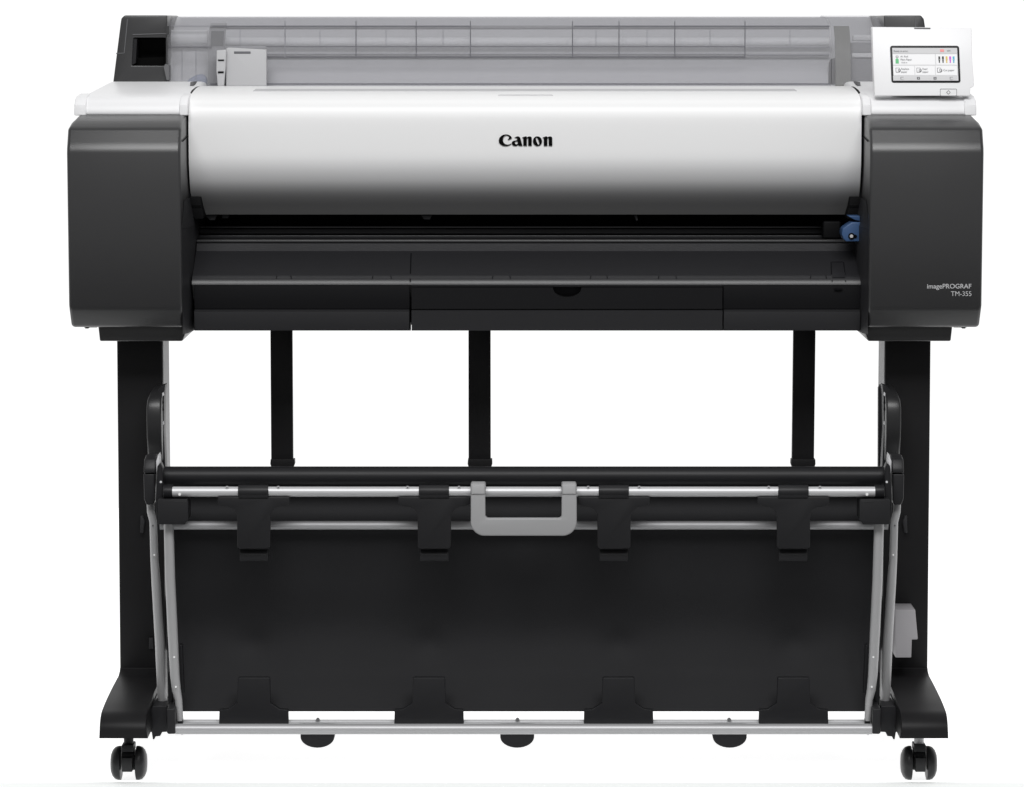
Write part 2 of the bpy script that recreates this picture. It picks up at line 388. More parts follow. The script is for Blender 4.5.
# front faces, in three lengths parted by narrow gaps
def facebox(xa, xb, top, name, notch=False):
    x0, x1 = X(xa, 300, -.084), X(xb, 300, -.084)
    m = MB()
    a = MB()
    ztop = top
    if notch:
        outline = [(xa, 287.4), (553, 287.4)] + [(567.2 - 14.2 * math.cos(R(t)), 287.4 + 9.8 * math.sin(R(t)) ** .9) for t in range(8, 180, 12)] + [(581.5, 287.4), (xb, 287.4), (xb, 309), (xa, 309)]
        m.front(outline, -.0845, -.066, 'fascia_black')
    else:
        m.side([(-.0834, ztop), (-.0800, 309.2), (-.02, 309.2), (-.02, ztop)], x0, x1, 'fascia_black')
    m.side([(-.0795, 309.4), (-.0895, 311), (-.0850, 330.6), (-.02, 330.6), (-.02, 309.4)], x0, x1, 'housing_lower2')
    return m.build(name, pr, bevel=0 if notch else .0008)
mat('housing_lower2', (.024, .024, .026), .45, .3, grain=.05, bump=.2)
facebox(194, 409.6, 285, 'front_fascia')
facebox(411.6, 722.4, 287.4, 'drawer', notch=True)
facebox(723.4, 860.4, 285, 'front_fascia')
ct = MB(); ct.side([(-.0834, 284.4), (-.0832, 286.6), (-.05, 286.6), (-.05, 283.9)], X(411.6, 285, -.084), X(722.4, 285, -.084), 'platen_plastic')
ct.pbox(410, 286.6, 723, 309, -.0655, -.05, 'deep_black')
ct.build('drawer_surround', pr, bevel=.0004)

# --- rear tower: end caps, smoked roll cover, tray
cap = MB()
outer = [(112.6, 86), (120.4, 24), (121.2, 18.4), (124.6, 15.3), (167.2, 15.3), (167.2, 86)]
hole = [(133.2, 37.6), (166.0, 37.6), (166.0, 65.6), (131.8, 65.6)]
cap.front(outer, .24, .30, 'housing_grey', holes=[hole])
cap.front(outer, .30, .47, 'housing_grey')
oc = cap.build('end_cap', pr, bevel=.002)
rc = MB()
rc.front([(131.8, 37.6), (137, 39), (135.6, 63), (131, 65.6)], .244, .296, 'black_plastic')
rc.front([(137, 58), (166, 57), (166, 65.5), (131, 65.5)], .26, .298, 'ink_black')
rc.pbox(132, 37.8, 166, 65.6, .292, .2985, 'deep_black')
rc.build('roll_slot', oc)
rd = MB(); rd.front([(127, 19), (128, 19), (124.6, 53), (123.8, 53)], .2392, .243, 'seam_mid'); rd.build('cap_trim', oc); rd = MB(); rd.front([(116, 53), (124, 52.6), (124, 53.4), (116, 54)], .2392, .243, 'seam_mid')
rd.build('cap_trim', oc); rd = MB(); rd.front([(132.6, 34.2), (160, 33.2), (166.6, 33.2), (166.6, 34), (160, 34), (132.6, 35)], .2385, .243, 'tray_dark')
rd.build('cap_trim', oc); rd = MB(); rd.front([(165.5, 26), (169.3, 26), (169.3, 34), (166.5, 36)], .236, .26, 'housing_grey')
rd.build('cap_latch', oc); rd = MB(); rd.front([(163.8, 67), (165.2, 64), (169, 65), (169, 80), (166.5, 80)], .232, .26, 'tray_dark')
rd.build('cap_trim', oc)
cap = MB(); cap.front([(934, 86), (925.4, 28), (924, 19), (921, 15.4), (884, 15.4), (884, 86)], .24, .47, 'housing_grey')
oc2 = cap.build('end_cap', pr, bevel=.002)
MB().front([(914.8, 17), (915.6, 17), (916.2, 30), (915.4, 30)], .2392, .243, 'seam_mid').build('cap_trim', oc2)
sp = smooth_prof([(.245, 86), (.247, 70), (.252, 52), (.263, 38), (.285, 25.4), (.33, 18.3), (.40, 16.6), (.46, 16.4)], 3)
shl = MB(); x0, x1 = X(167.6, 50, .25), X(831, 50, .25)
shl.shell(sp, x0, x1, -.0022, 'smoked_clear')
cvr = shl.build('roll_cover', pr)
sp2 = [(a - .004, b) for a, b in sp]
shl = MB(); shl.shell([(a - .004, b - .9) for a, b in sp], X(831.6, 50, .25), X(885, 50, .25), -.0022, 'smoked_clear')
shl.build('roll_cover_end', pr)
# ribs and rails moulded into the roll cover
rb = MB()
def on_shell(py):                                        # depth of the shell at a picture height
    for (a, b), (c, d) in zip(sp, sp[1:]):
        if d <= py <= b: return a + (c - a) * (b - py) / (b - d + 1e-9)
    return .25
def strip(px, y0, y1, w, m, off=.0012):
    k = 6; ys = [y0 + (y1 - y0) * i / k for i in range(k + 1)]
    l = [P(px - w / 2, y, on_shell(y) - off) for y in ys] + [P(px + w / 2, y, on_shell(y) - off) for y in reversed(ys)]
    rb.prism([l], (0, .0006, 0), m)
mat('rib_smoke', (.13, .13, .145), .6, .1)
mat('rib_light', (.24, .24, .26), .6, .1)
for px, y1 in ((285, 62), (356, 61), (416.2, 61), (470.4, 61), (572.5, 61), (619, 61), (674.8, 61), (745, 61)):
    strip(px, 58, 21, .9, 'rib_smoke' if px > 300 else 'rib_light')
def hstrip(xa, xb, y, h, m, off=.0010):
    rb.prism([[P(xa, y, on_shell(y) - off), P(xb, y, on_shell(y) - off), P(xb, y - h, on_shell(y - h) - off), P(xa, y - h, on_shell(y - h) - off)]], (0, .0006, 0), m)
hstrip(266, 745, 47, .8, 'rib_smoke')
hstrip(266, 745, 57.2, 1.0, 'rib_smoke')
hstrip(266, 745, 54, .6, 'rib_light')
hstrip(212, 470, 26.6, 1.0, 'rib_smoke'); hstrip(574, 830, 26.6, 1.0, 'rib_smoke')
hstrip(167.8, 212, 26.4, .8, 'rib_light'); hstrip(167.8, 212, 47.4, .8, 'rib_smoke')
hstrip(210, 830, 84.6, 1.2, 'rib_smoke')
for px in (240, 320, 386, 443, 596, 647, 710, 790):
    strip(px, 46, 29, .5, 'rib_light')
hstrip(748, 830, 47.4, .7, 'rib_light'); hstrip(748, 830, 55, .7, 'rib_light')
for px in (182, 196):
    strip(px, 80, 50, .5, 'rib_light')
rb.build('cover_rib', cvr)
# inside: tray back, cradle and side plates seen through the smoke
ins = MB()
xi0, xi1 = X(166, 50, .3), X(886, 50, .3)
ins.shell(smooth_prof([(.262, 88), (.275, 70), (.300, 56), (.33, 46), (.37, 36), (.41, 26), (.452, 17.0)], 3), xi0, xi1, -.003, 'tray_grey')
ins.build('roll_tray', pr)
mat('flange_olive', (.24, .24, .22), .5, .2)
mat('flange_soft', (.34, .34, .35), .6, .2)
mat('pale_part', (.82, .82, .83), .5, .3)
def fin(xa_, xb_, ytop, m_):                             # a plate that follows the inside of the roll cover
    ys = [86 - (86 - ytop) * i / 10 for i in range(11)]
    f_ = MB(); f_.side([(on_shell(y) + .0045, y) for y in ys] + [(on_shell(y) + .0145, y) for y in reversed(ys)], X(xa_, 60, .26), X(xb_, 60, .26), m_)
    return f_.build('flange_plate', pr)
fl1 = fin(208.5, 224.5, 23, 'flange_soft')
f1 = MB(); f1.side([(on_shell(y) + .0035, y) for y in (46, 43, 40, 37, 34, 31)] + [(on_shell(y) + .008, y) for y in (31, 34, 37, 40, 43, 46)], X(210.6, 60, .26), X(223.6, 60, .26), 'tray_dark'); f1.build('flange_knob', fl1)
f1 = MB(); f1.pbox(212.5, 53, 218, 86, .264, .269, 'tray_dark'); f1.build('flange_slot', fl1, bevel=.0006)
fl2 = fin(835.4, 850.4, 26, 'flange_olive')
f1 = MB(); f1.front([(828.4, 86), (829, 63), (831, 59), (835, 58), (835, 86)], .264, .269, 'tray_dark'); f1.build('flange_knob', fl2, bevel=.001)
# spindle and rails of the roll holder
def rodm(x0_, x1_, pt, pb2, Y, m_, nm):
    z = (Z(pt, Y) + Z(pb2, Y)) / 2; rr_ = (Z(pt, Y) - Z(pb2, Y)) / 2
    return MB().tube([(X(x0_, pt, Y), Y, z), (X(x1_, pt, Y), Y, z)], rr_, m_, 28).build(nm, pr)
rodm(225, 829, 37.5, 46.4, .30, 'pale_part', 'roll_spindle')
rodm(171, 208, 30, 46, .305, 'pale_part', 'roll_spindle')
rodm(214, 829, 25.6, 29.4, .318, 'flange_soft', 'tray_rail')
hb_ = MB(); hb_.pbox(225, 53.6, 829, 56.6, .285, .292, 'flange_soft'); hb_.build('tray_rail', pr, bevel=.0008)
hb_ = MB(); hb_.pbox(853, 35, 878, 41, .282, .30, 'pale_part'); hb_.build('holder_block', pr, bevel=.002)
hb_ = MB(); hb_.pbox(851, 42.5, 884, 52.5, .272, .30, 'flange_soft'); hb_.build('holder_block', pr, bevel=.001)
hb_ = MB(); hb_.pbox(852, 53, 884, 57.5, .266, .28, 'pale_part'); hb_.build('holder_block', pr, bevel=.001)
hb_ = MB(); hb_.pbox(851, 58.5, 884, 88, .266, .28, 'flange_soft'); hb_.build('holder_block', pr, bevel=.001)
blu = MB(); blu.front([(184, 86), (189, 79), (196, 75), (203, 74), (207, 78), (207.6, 86)], .262, .27, 'blue_grey'); blu.build('roll_lock', pr, bevel=.003)
# paper edge guide
pg = MB()
pg.front([(226, 86), (226, 48.6), (228, 47.6), (266.4, 49.6), (266.4, 86)], .222, .236, 'guide_white')
guide = pg.build('paper_guide', pr, bevel=.0012)
t = MB(); t.front([(216.6, 50.4), (226.2, 49.6), (225.6, 66), (223.8, 86), (217.6, 86), (216.2, 70)], .212, .236, 'guide_white'); t.build('guide_tab', guide, bevel=.0012)
t = MB(); t.pbox(234, 51.4, 250.6, 53.7, .2212, .224, 'screen_text'); t.pbox(217.8, 59.4, 224.2, 61.2, .2112, .214, 'ink_black'); t.pbox(217.8, 71.2, 223.8, 73.4, .2112, .214, 'ink_black')
t.build('slot', guide, bevel=.0004)
# closing panel behind and under the mechanism (main body)
bd = MB(); xm = X(190, 150, 0)
bd.box(xm, -xm, .185, .44, Z(330, .1), Z(93, .2), 'housing_lower')
bd.box(xm, -xm, -.02, .20, Z(322, 0), Z(320, 0) + .05, 'housing_lower')
bd.build('chassis', pr, bevel=.003)
dk = MB(); dk.box(X(190, 85, .2), -X(190, 85, .2), .15, .46, Z(88.4, .2), Z(87, .2), 'white_plastic'); dk.build('top_deck', pr, bevel=.0006)

# --- tilting touch panel
BL, BR, TLp = P(874.6, 95.6, -.044), P(972.6, 95.6, -.044), P(872.4, 27.2, -.018)
nrm = (BR - BL).cross(TLp - BL).normalized()
if nrm.y > 0: nrm = -nrm
def OP(px, py, off=0):
    d = ray(px, py); p0 = BL + nrm * off
    return CAM + d * ((p0 - CAM).dot(nrm) / d.dot(nrm))
def Sx(u, v): return (870 + u / 8.745, 20 + v / 8.745)   # close-up reading -> photo reading
def rrect(x0, y0, x1, y1, r, n=5):
    return arc((x1 - r, y0 + r), r, -90, 0, n) + arc((x1 - r, y1 - r), r, 0, 90, n) + arc((x0 + r, y1 - r), r, 90, 180, n) + arc((x0 + r, y0 + r), r, 180, 270, n)
cpn = MB()
ol = [(872.9, 27.0), (970.6, 27.6), (971.6, 28.4), (972.4, 60), (973.8, 80), (974, 85.5), (973, 87.2), (970.4, 88), (970.2, 95.8), (874.8, 95.8), (873.2, 60), (872.2, 28)]
cpn.prism([[OP(x, y) for x, y in ol]], (0, .022, 0), 'white_panel')
panel = cpn.build('control_panel', pr, bevel=.0015)
ar = MB(); ar.box(X(890, 95, -.0), X(958, 95, -.0), -.014, .03, Z(96.4, -.0), Z(50, -.0), 'white_plastic'); ar.build('panel_arm', panel, bevel=.003)
tb = MB(); tb.prism([[OP(x, y, .0008) for x, y in [(914, 27.6), (930.6, 27.7), (930.2, 28.9), (914.4, 28.8)]]], -nrm * .002, 'tray_dark'); tb.build('panel_tab', panel)
bz = MB(); bz.prism([[OP(*Sx(x, y), .0012) for x, y in rrect(0, 0, 1, 1, 0.0001, 1)]] if 0 else [[OP(*Sx(*p), .0012) for p in
     [(176, 240), (184, 228), (196, 224), (760, 224), (774, 230), (780, 242), (792, 530), (786, 543), (774, 547), (208, 547), (194, 543), (188, 532)]]], -nrm * .003, 'black_plastic')
bezel = bz.build('screen_bezel', panel, bevel=.0004)
sn = MB()
def sq(u0, v0, u1, v1, m, off):
    def sh(u, v): return u + (v - 240) / 300 * (14 if u < 400 else 12)   # the display leans with its panel
    sn.prism([[OP(*Sx(sh(u, v), v), off) for u, v in ((u0, v0), (u1, v0), (u1, v1), (u0, v1))]], -nrm * .0004, m)
sq(194, 244, 762, 530, 'screen_line', .0018)
sq(194, 244, 762, 294, 'screen_grey', .0022)
sq(196, 300, 564, 392, 'screen_white', .0022); sq(574, 300, 758, 392, 'screen_white', .0022)
sq(194, 402, 378, 482, 'screen_white', .0022); sq(386, 402, 560, 482, 'screen_white', .0022); sq(568, 402, 752, 482, 'screen_white', .0022)
sq(190, 488, 754, 530, 'screen_grey', .0022)
sq(612, 256, 646, 278, 'screen_red', .0026)
for u, m in ((594, 'screen_black'), (626, 'screen_black'), (658, 'screen_yellow'), (689, 'screen_magenta'), (720, 'screen_cyan')):
    sq(u, 318, u + 16, 352, m, .0026); sq(u + 3, 352, u + 13, 374, m, .0026); sq(u + 2, 344, u + 14, 347, 'screen_grey', .003)
sq(218, 342, 246, 380, 'screen_green', .0026); sq(224, 334, 240, 344, 'screen_green', .0026)
sq(222, 312, 244, 328, 'screen_text', .0026); sq(226, 316, 240, 324, 'screen_white', .003)
for u in (216, 400, 580):                                # page icons
    sq(u, 418, u + 34, 458, 'screen_text', .0026); sq(u + 4, 422, u + 30, 454, 'screen_white', .003); sq(u + 20, 430, u + 42, 448, 'screen_text', .0034)
    sq(u + 24, 434, u + 34, 444, 'screen_white', .0038)
for u in (255, 400, 545, 688):                           # bottom row icons
    sq(u, 498, u + 26, 520, 'screen_text', .0026)
    if u in (255, 688): sq(u + 4, 502, u + 26, 520, 'screen_grey', .003)
    else: sq(u + 9, 505, u + 17, 513, 'screen_grey', .003)
def stext(s_, u, v, hpx, m='screen_text'):
    vs_, fs_ = text_faces(s_, 1.0)
    k = hpx / .72
    def sh(u, v): return u + (v - 240) / 300 * 13
    sn.add([OP(*Sx(sh(u + p.x * k, v), v - p.y * k), .0030) for p in vs_], fs_, m)
stext('Ready to print.', 205, 278, 15); stext('60%', 672, 274, 13)
stext('A1 Roll', 262, 326, 16); stext('Plain Paper', 262, 353, 16); stext('10.0 m', 266, 378, 14)
stext('Replace', 264, 434, 16); stext('paper', 264, 460, 16)
stext('Feed', 450, 434, 16); stext('paper', 450, 460, 16); stext('Cut paper', 632, 446, 17)
sn.build('screen', panel)
mat('button_line', (.35, .35, .36), .5, .1)
pb = MB()
a, b_, c_, d_ = 612, 600, 760, 664
pb.prism([[OP(*Sx(u, v), .0006) for u, v in rrect(a, b_, c_, d_, 9)], [OP(*Sx(u, v), .0006) for u, v in rrect(a + 5, b_ + 5, c_ - 5, d_ - 5, 6)]], -nrm * .002, 'button_line')
dm = [(686, 612), (706, 632), (686, 652), (666, 632)]; di = [(686, 619), (699, 632), (686, 645), (673, 632)]
pb.prism([[OP(*Sx(*p), .0007) for p in dm], [OP(*Sx(*p), .0007) for p in di]], -nrm * .002, 'button_line')
pb.build('power_button', panel)

# --- model name on the right housing
mn = MB()
for s_, y, hgt, bold in (('imagePROGRAF', 288.4, 4.7, .012), ('TM-355', 296, 4.9, 0)):
    vs_, fs_ = text_faces(s_, 1.0, bold); k = hgt / .72; wd = max(p.x for p in vs_)
    target = 44.6 if s_[0] == 'i' else 20.6; kx = target / wd
    z_ = HF - .0008
    mn.add([P(971.4 - (wd - p.x) * kx, y - p.y * k, z_) for p in vs_], fs_, 'mark_grey')
mn.build('model_name', pr)

# ================================================================== STAND
MID[0] = 523.8
st = thing('printer_stand', (0, .1, 0), 'black printer stand with two flat columns on long splayed feet and twin-wheel castors', 'stand')
for q, right in (((lambda x: x), 0), (L, 1)):
    c = MB(); d = .088
    xo_t, xi_t = X(q(116.9), 345, 0), X(q(162.0), 345, 0)
    zt, zb = Z(334, 0), Z(672, 0)
    xo_b = X(q(120.0), 668, 0)
    c.prism([[(xo_t, 0, zt), (xi_t, 0, zt), (xi_t, 0, zb), (xo_b, 0, zb)]], (0, d, 0), 'leg_black')
    column = c.build('column', st, bevel=.0025)
    ip = MB(); sx = math.copysign(.0012, -xo_t)
    ip.box(xi_t, xi_t + sx, .004, d - .002, zt - .001, Z(560, 0), 'steel_inner'); ip.build('inner_plate', column)
    # foot: cross-sections lofted front to back
    secs = []
    def sec(Y, o_top, i_top, o_bot, i_bot, ytop, ybot, Yb=None):
        Yb = Y if Yb is None else Yb
        return [P(q(o_top), ytop, Y), P(q(i_top), ytop, Y), P(q(i_bot), ybot, Yb), P(q(o_bot), ybot, Yb)]
    A = sec(0.0, 120.8, 162.2, 120.8, 162.2, 668, 690)
    zbot = Z(738, -.238)
    xof, xif = X(q(99.2), 735, -.24), X(q(150), 735, -.24)
    xoc, xic = X(q(120.1), 672, 0), X(q(163), 672, 0)
    prof = [(.09, 668), (.0, 668), (-.005, 671.5)] + smooth_prof([(-.02, 676), (-.09, 687), (-.16, 699.5), (-.200, 708), (-.221, 713.5), (-.234, 721), (-.240, 729), (-.240, 738)], 4)
    top = [(Y, Z(py, Y)) for Y, py in prof]
    vs = []; N = len(top)
    for Y, z in top:
        t_ = min(1, max(0, -Y / .24))
        xo_ = xoc + (xof - xoc) * t_ * .62; xi_ = xic + (xif - xic) * 0
        vs += [(xo_, Y, z), (xi_, Y, z)]
    for Y, z in top:
        t_ = min(1, max(0, -Y / .24))
        xo_ = xoc + (xof - xoc) * t_; xi_ = xic + (xif - xic) * t_ * .5
        vs += [(xo_, Y, zbot), (xi_, Y, zbot)]
    # rear half mirrors the front, longer
    fs = []
    for i in range(N - 2):
        a, b = 2 * i, 2 * i + 2; A_, B_ = a + 2 * N, b + 2 * N
        fs += [(a, b, b + 1, a + 1), (a, A_, B_, b), (a + 1, b + 1, B_ + 1, A_ + 1), (A_, A_ + 1, B_ + 1, B_)]
    e = 2 * (N - 2); E_ = e + 2 * N
    fs += [(e, E_, E_ + 1, e + 1), (0, 1, 1 + 2 * N, 2 * N)]
    ft = MB().add(vs, fs, 'leg_black').build('foot', st, bevel=.003, seg=3, ang=50)
    rf = MB(); zt_ = Z(668, 0) + .004
    rf.prism([[(xoc, .0885, zt_), (xoc, .11, zt_ - .012), (xoc, .36, zbot + .036), (xoc, .425, zbot + .022), (xoc, .432, zbot), (xoc, .0885, zbot)]], (xic - xoc, 0, 0), 'leg_black'); rf.build('rear_foot', st, bevel=.004)
    sm = MB(); sm.box(xoc, xic, -.0005, .01, Z(669.0, 0), Z(668.0, 0), 'housing_grey'); sm.build('seam', column)
    # castors
    for Yc in (-.17, .36):
        cs = MB(); cxp = 128.9; xc = X(q(cxp), 760, -.17); s1 = (X(129.9, 760, -.17) - X(128.9, 760, -.17))
        r = .0238; zc = r
        fk = MB()
        top_z = Z(738, -.238)
        fk.tube([(xc, Yc, zc + .016), (xc, Yc, top_z + .006)], .0068, 'aluminium_dull' if right else 'black_plastic', 16)
        caster = fk.build('castor', st)
        hb = MB(); hb.lathe_x(xc, Yc, zc + .0055, [(-.0088, .008), (-.0084, .0155), (.0084, .0155), (.0088, .008)], 'wheel_black')
        hb.box(xc - .0072, xc + .0072, Yc - .024, Yc + .012, zc - .008, zc + .012, 'wheel_black')
        hb.box(xc - .0085, xc + .0085, Yc - .014, Yc + .014, zc + .018, zc + .028, 'black_plastic')
        hb.build('castor_housing', caster, bevel=.0012, seg=2)
        for sg in (-1, 1):
            w = MB(); w.lathe_x(xc + sg * .0102, Yc, r, [(0, r * .9), (sg * .0006, r), (sg * .0042, r), (sg * .0085, r * .94), (sg * .012, r * .78), (sg * .0142, r * .55), (sg * .0150, r * .25), (sg * .0151, r * .02)], 'wheel_black')
            w.build('wheel', caster)
# cross member behind the cloth, top beam hidden under the printer
cm = MB(); cm.box(X(163, 600, .03), -X(163, 600, .03), .025, .06, Z(600, .03), Z(650, .03), 'leg_black'); cm.build('cross_member', st, bevel=.002)
# grey key holder clipped on the right column
kh = MB(); Y = -.055
kh.front([(895.5, 609.8), (915.2, 609.8), (917.8, 638.6), (917.2, 639.6), (911.8, 639.6), (911.2, 657.6), (895.6, 657.6), (895.2, 630)], Y, 0, 'holder_grey')
kh.build('tool_holder', st, bevel=.0012)
for q in ((lambda x: x), L):
    k = MB(); k.front([(q(140.4), 516), (q(142.5), 516), (q(144.6), 521), (q(143), 533), (q(140.2), 533)], -.01, 0, 'housing_lower2'); k.build('column_clip', st, bevel=.0006)
    k = MB(); k.front([(q(149), 638), (q(153), 638), (q(153), 649), (q(149), 649)], -.006, 0, 'housing_lower2'); k.build('column_clip', st, bevel=.0006)

# ================================================================== BASKET
bk = thing('media_basket', (0, -.12, Z(738, -.12)), 'black cloth catch basket with silver rods and grey pull handle between the stand columns', 'basket')
YR, YF, YB = -.15, -.20, -.205
ro = MB(); z = (Z(467, YR) + Z(486, YR)) / 2; rr = (Z(466.4, YR) - Z(486.5, YR)) / 2
ro.tube([(X(160.5, 476, YR), YR, z), (X(887.5, 476, YR), YR, z)], rr, 'black_plastic', 40); ro.build('roller', bk)
def rod(name, px0, px1, pyt, pyb, Y, m='aluminium', parent=bk):
    z = (Z(pyt, Y) + Z(pyb, Y)) / 2; r = (Z(pyt, Y) - Z(pyb, Y)) / 2
    return MB().tube([(X(px0, pyt, Y), Y, z), (X(px1, pyt, Y), Y, z)], r, m, 28).build(name, parent)
r1 = rod('upper_rod', 172.6, 874.8, 486.6, 496.8, YF)
for px in (227, 278.2, 407.6, 459, 588.2, 639.2, 768.8, 820):
    m = MB(); c = P(px, 487.4, YF - .006); disc(m, c, .0021, .002, 'aluminium', 14); disc(m, c + Vector((0, -.0003, -.0)), .0009, .002, 'seam_mid', 10); m.build('rivet', r1)
for px in (179.6, 867):
    m = MB(); c = P(px, 494.4, YF - .0078); disc(m, c, .0019, .002, 'paper_white', 14); m.build('rivet', r1)
rod('middle_rod', 160, 888, 521, 529.6, -.158, 'aluminium_dull')
r3 = rod('lower_rod', 175.4, 872.2, 723.8, 734.2, YB, 'aluminium_mid')
rod('rear_lower_rod', 182, 866, 719.6, 723.9, -.160, 'aluminium_dull')
for px in (317.5, 517.5, 729.5):
    m = MB(); m.front([(px - 2, 720.4), (px - .8, 719), (px + .8, 719), (px + 2, 720.4)], -.17, -.16, 'tray_dark'); m.build('rivet', r3)
for px in (182, 868):
    m = MB(); disc(m, P(px, 734, YB), .0014, .002, 'tray_grey', 12); m.build('rivet', r3)
# cloth
cl = smooth_prof([(-.128, 480), (-.130, 500), (-.138, 530), (-.118, 580), (-.100, 625), (-.112, 665), (-.132, 690), (-.150, 711.4)], 8)
m = MB()
xc0, xc1 = X(174, 600, -.12), X(876, 600, -.12)
nx = 160; Nn = len(cl); vs = []
for Y, py in cl:
    for i in range(nx + 1):
        u = i / nx; x = xc0 + (xc1 - xc0) * u
        w = .0016 * math.sin(u * 37 + py * .02) * math.sin(math.pi * min(1, max(0, (py - 530) / 160)))
        for cpx in (253.8, 429, 618.6, 793.6):
            dx_ = (x - X(cpx, 645, -.1)) / .024; dy_ = (py - 645) / 16
            w += .007 * math.exp(-(dx_ * dx_ + dy_ * dy_))
        vs.append((x, Y + w, Z(py, Y)))
fs = [(j * (nx + 1) + i, j * (nx + 1) + i + 1, (j + 1) * (nx + 1) + i + 1, (j + 1) * (nx + 1) + i) for j in range(Nn - 1) for i in range(nx)]
m.add(vs, fs, 'cloth_black'); cloth = m.build('cloth', bk)
sol = cloth.modifiers.new('thickness', 'SOLIDIFY'); sol.thickness = .0016; sol.offset = 1
# three rear support straps
for pa, pb_, dx in ((270.3, 292.2, 1.1), (468.4, 490.6, .2), (793.5, 815.6, -2.0)):
    Y = .10; m = MB()
    m.front([(pa + .8, 329), (pb_ - .8, 329), (pb_, 331.5), (pb_ + dx, 500), (pa + dx, 500), (pa, 331.5)], Y, Y + .012, 'leg_black')
    s_ = m.build('rear_support', bk, bevel=.001)
    pa += dx * .8; pb_ += dx * .8
    m = MB(); m.front([(pa - .6, 459.4), (pb_ + 1.4, 459.4), (pb_ + 1.6, 464), (pb_ + .6, 467), (pa, 467), (pa - 1, 464)], Y - .004, Y + .014, 'leg_black'); m.build('support_clamp', s_, bevel=.0006)
# clips on the upper rod
for c0 in (253.6, 434.2, 613.9, 793.4):
    m = MB(); a, b_ = c0 - 16.8, c0 + 17.0
    m.front([(a + .2, 497.2), (a - 19, 497.2), (a - 19, 504), (a - 15, 506), (a - 7.5, 507), (a - 2.6, 510), (a + .2, 515), (a + .4, 547), (a + 2.6, 548.6),
             (b_ - 2.6, 548.6), (b_ - .4, 547), (b_ - .2, 515), (b_ + 2.6, 510), (b_ + 7.5, 507), (b_ + 15, 506), (b_ + 19, 504), (b_ + 19, 497.2), (b_ - .2, 497.2)], -.2065, -.198, 'clip_black')
    mat('clip_black', (.018, .018, .0195), .42, .25, grain=.05, bump=.2) if 'clip_black' not in MT else None
    cp_ = m.build('upper_clip', bk, bevel=.001)
    m = MB(); zc_ = Z(491.6, YF); m.tube([(X(c0 - 15.2, 490, YF), YF, zc_), (X(c0 + 14.8, 490, YF), YF, zc_)], .0094, 'clip_black', 28)
    m.pbox(c0 - 15.2, 490, c0 + 14.8, 498, -.2085, -.195, 'clip_black'); m.build('clip_jaw', cp_, bevel=.0008)
    m = MB(); m.side([(-.206, 548), (-.192, 549.6), (-.196, 553), (-.196, 560.8), (-.186, 561), (-.186, 546)], X(c0 - 14.2, 555, -.2), X(c0 + 14.2, 555, -.2), 'clip_black')
    m.box(X(c0 - 13, 555, -.197), X(c0 + 13, 555, -.197), -.1972, -.196, Z(554.6, -.197), Z(555.6, -.197), 'housing_lower2'); m.build('clip_tongue', cp_, bevel=.0006)
# clips on the lower rod
for c0 in (253.8, 429.0, 618.6, 793.6):
    m = MB(); a, b_ = c0 - 16, c0 + 16
    m.front([(a, 678.6), (a + 1, 677.6), (b_ - 1, 677.6), (b_, 678.6), (b_ + .6, 703), (b_ + 10, 709.4), (b_ + 18.4, 709.8), (b_ + 18.8, 724.2), (a - 18.8, 724.2), (a - 18.4, 709.8), (a - 10, 709.4), (a - .6, 703)], -.176, -.166, 'black_plastic')
    m.build('lower_clip', bk, bevel=.0012)
# hanging bumpers beneath the lower rod
for c0 in (317.4, 517.2, 729.8):
    m = MB(); m.front([(c0 - 17, 730), (c0 + 17, 730), (c0 + 17, 737)] + [(c0 + 17 * math.cos(R(a)), 737 + 11 * math.sin(R(a))) for a in range(6, 180, 12)] + [(c0 - 17, 737)], -.165, -.135, 'black_plastic')
    m.build('bumper', bk, bevel=.0015)
# pull handle
m = MB(); Y = -.226
m.front([(470.8, 485), (485.2, 485), (485.4, 516), (487, 518.4), (560, 518.4), (561.6, 516), (561.8, 485), (576.6, 485), (576.8, 520)] + arc((562.8, 522), 14, 5, 90, 8) + arc((484.6, 522), 14, 90, 175, 8), Y, Y + .012, 'handle_grey')
for a in (470.6, 561.6): m.pbox(a, 484.4, a + 15, 495, Y - .0016, YF + .006, 'handle_light')
mat('handle_light', (.44, .44, .445), .45, .35, grain=.05)
m.build('pull_handle', bk, bevel=.0022, seg=3)
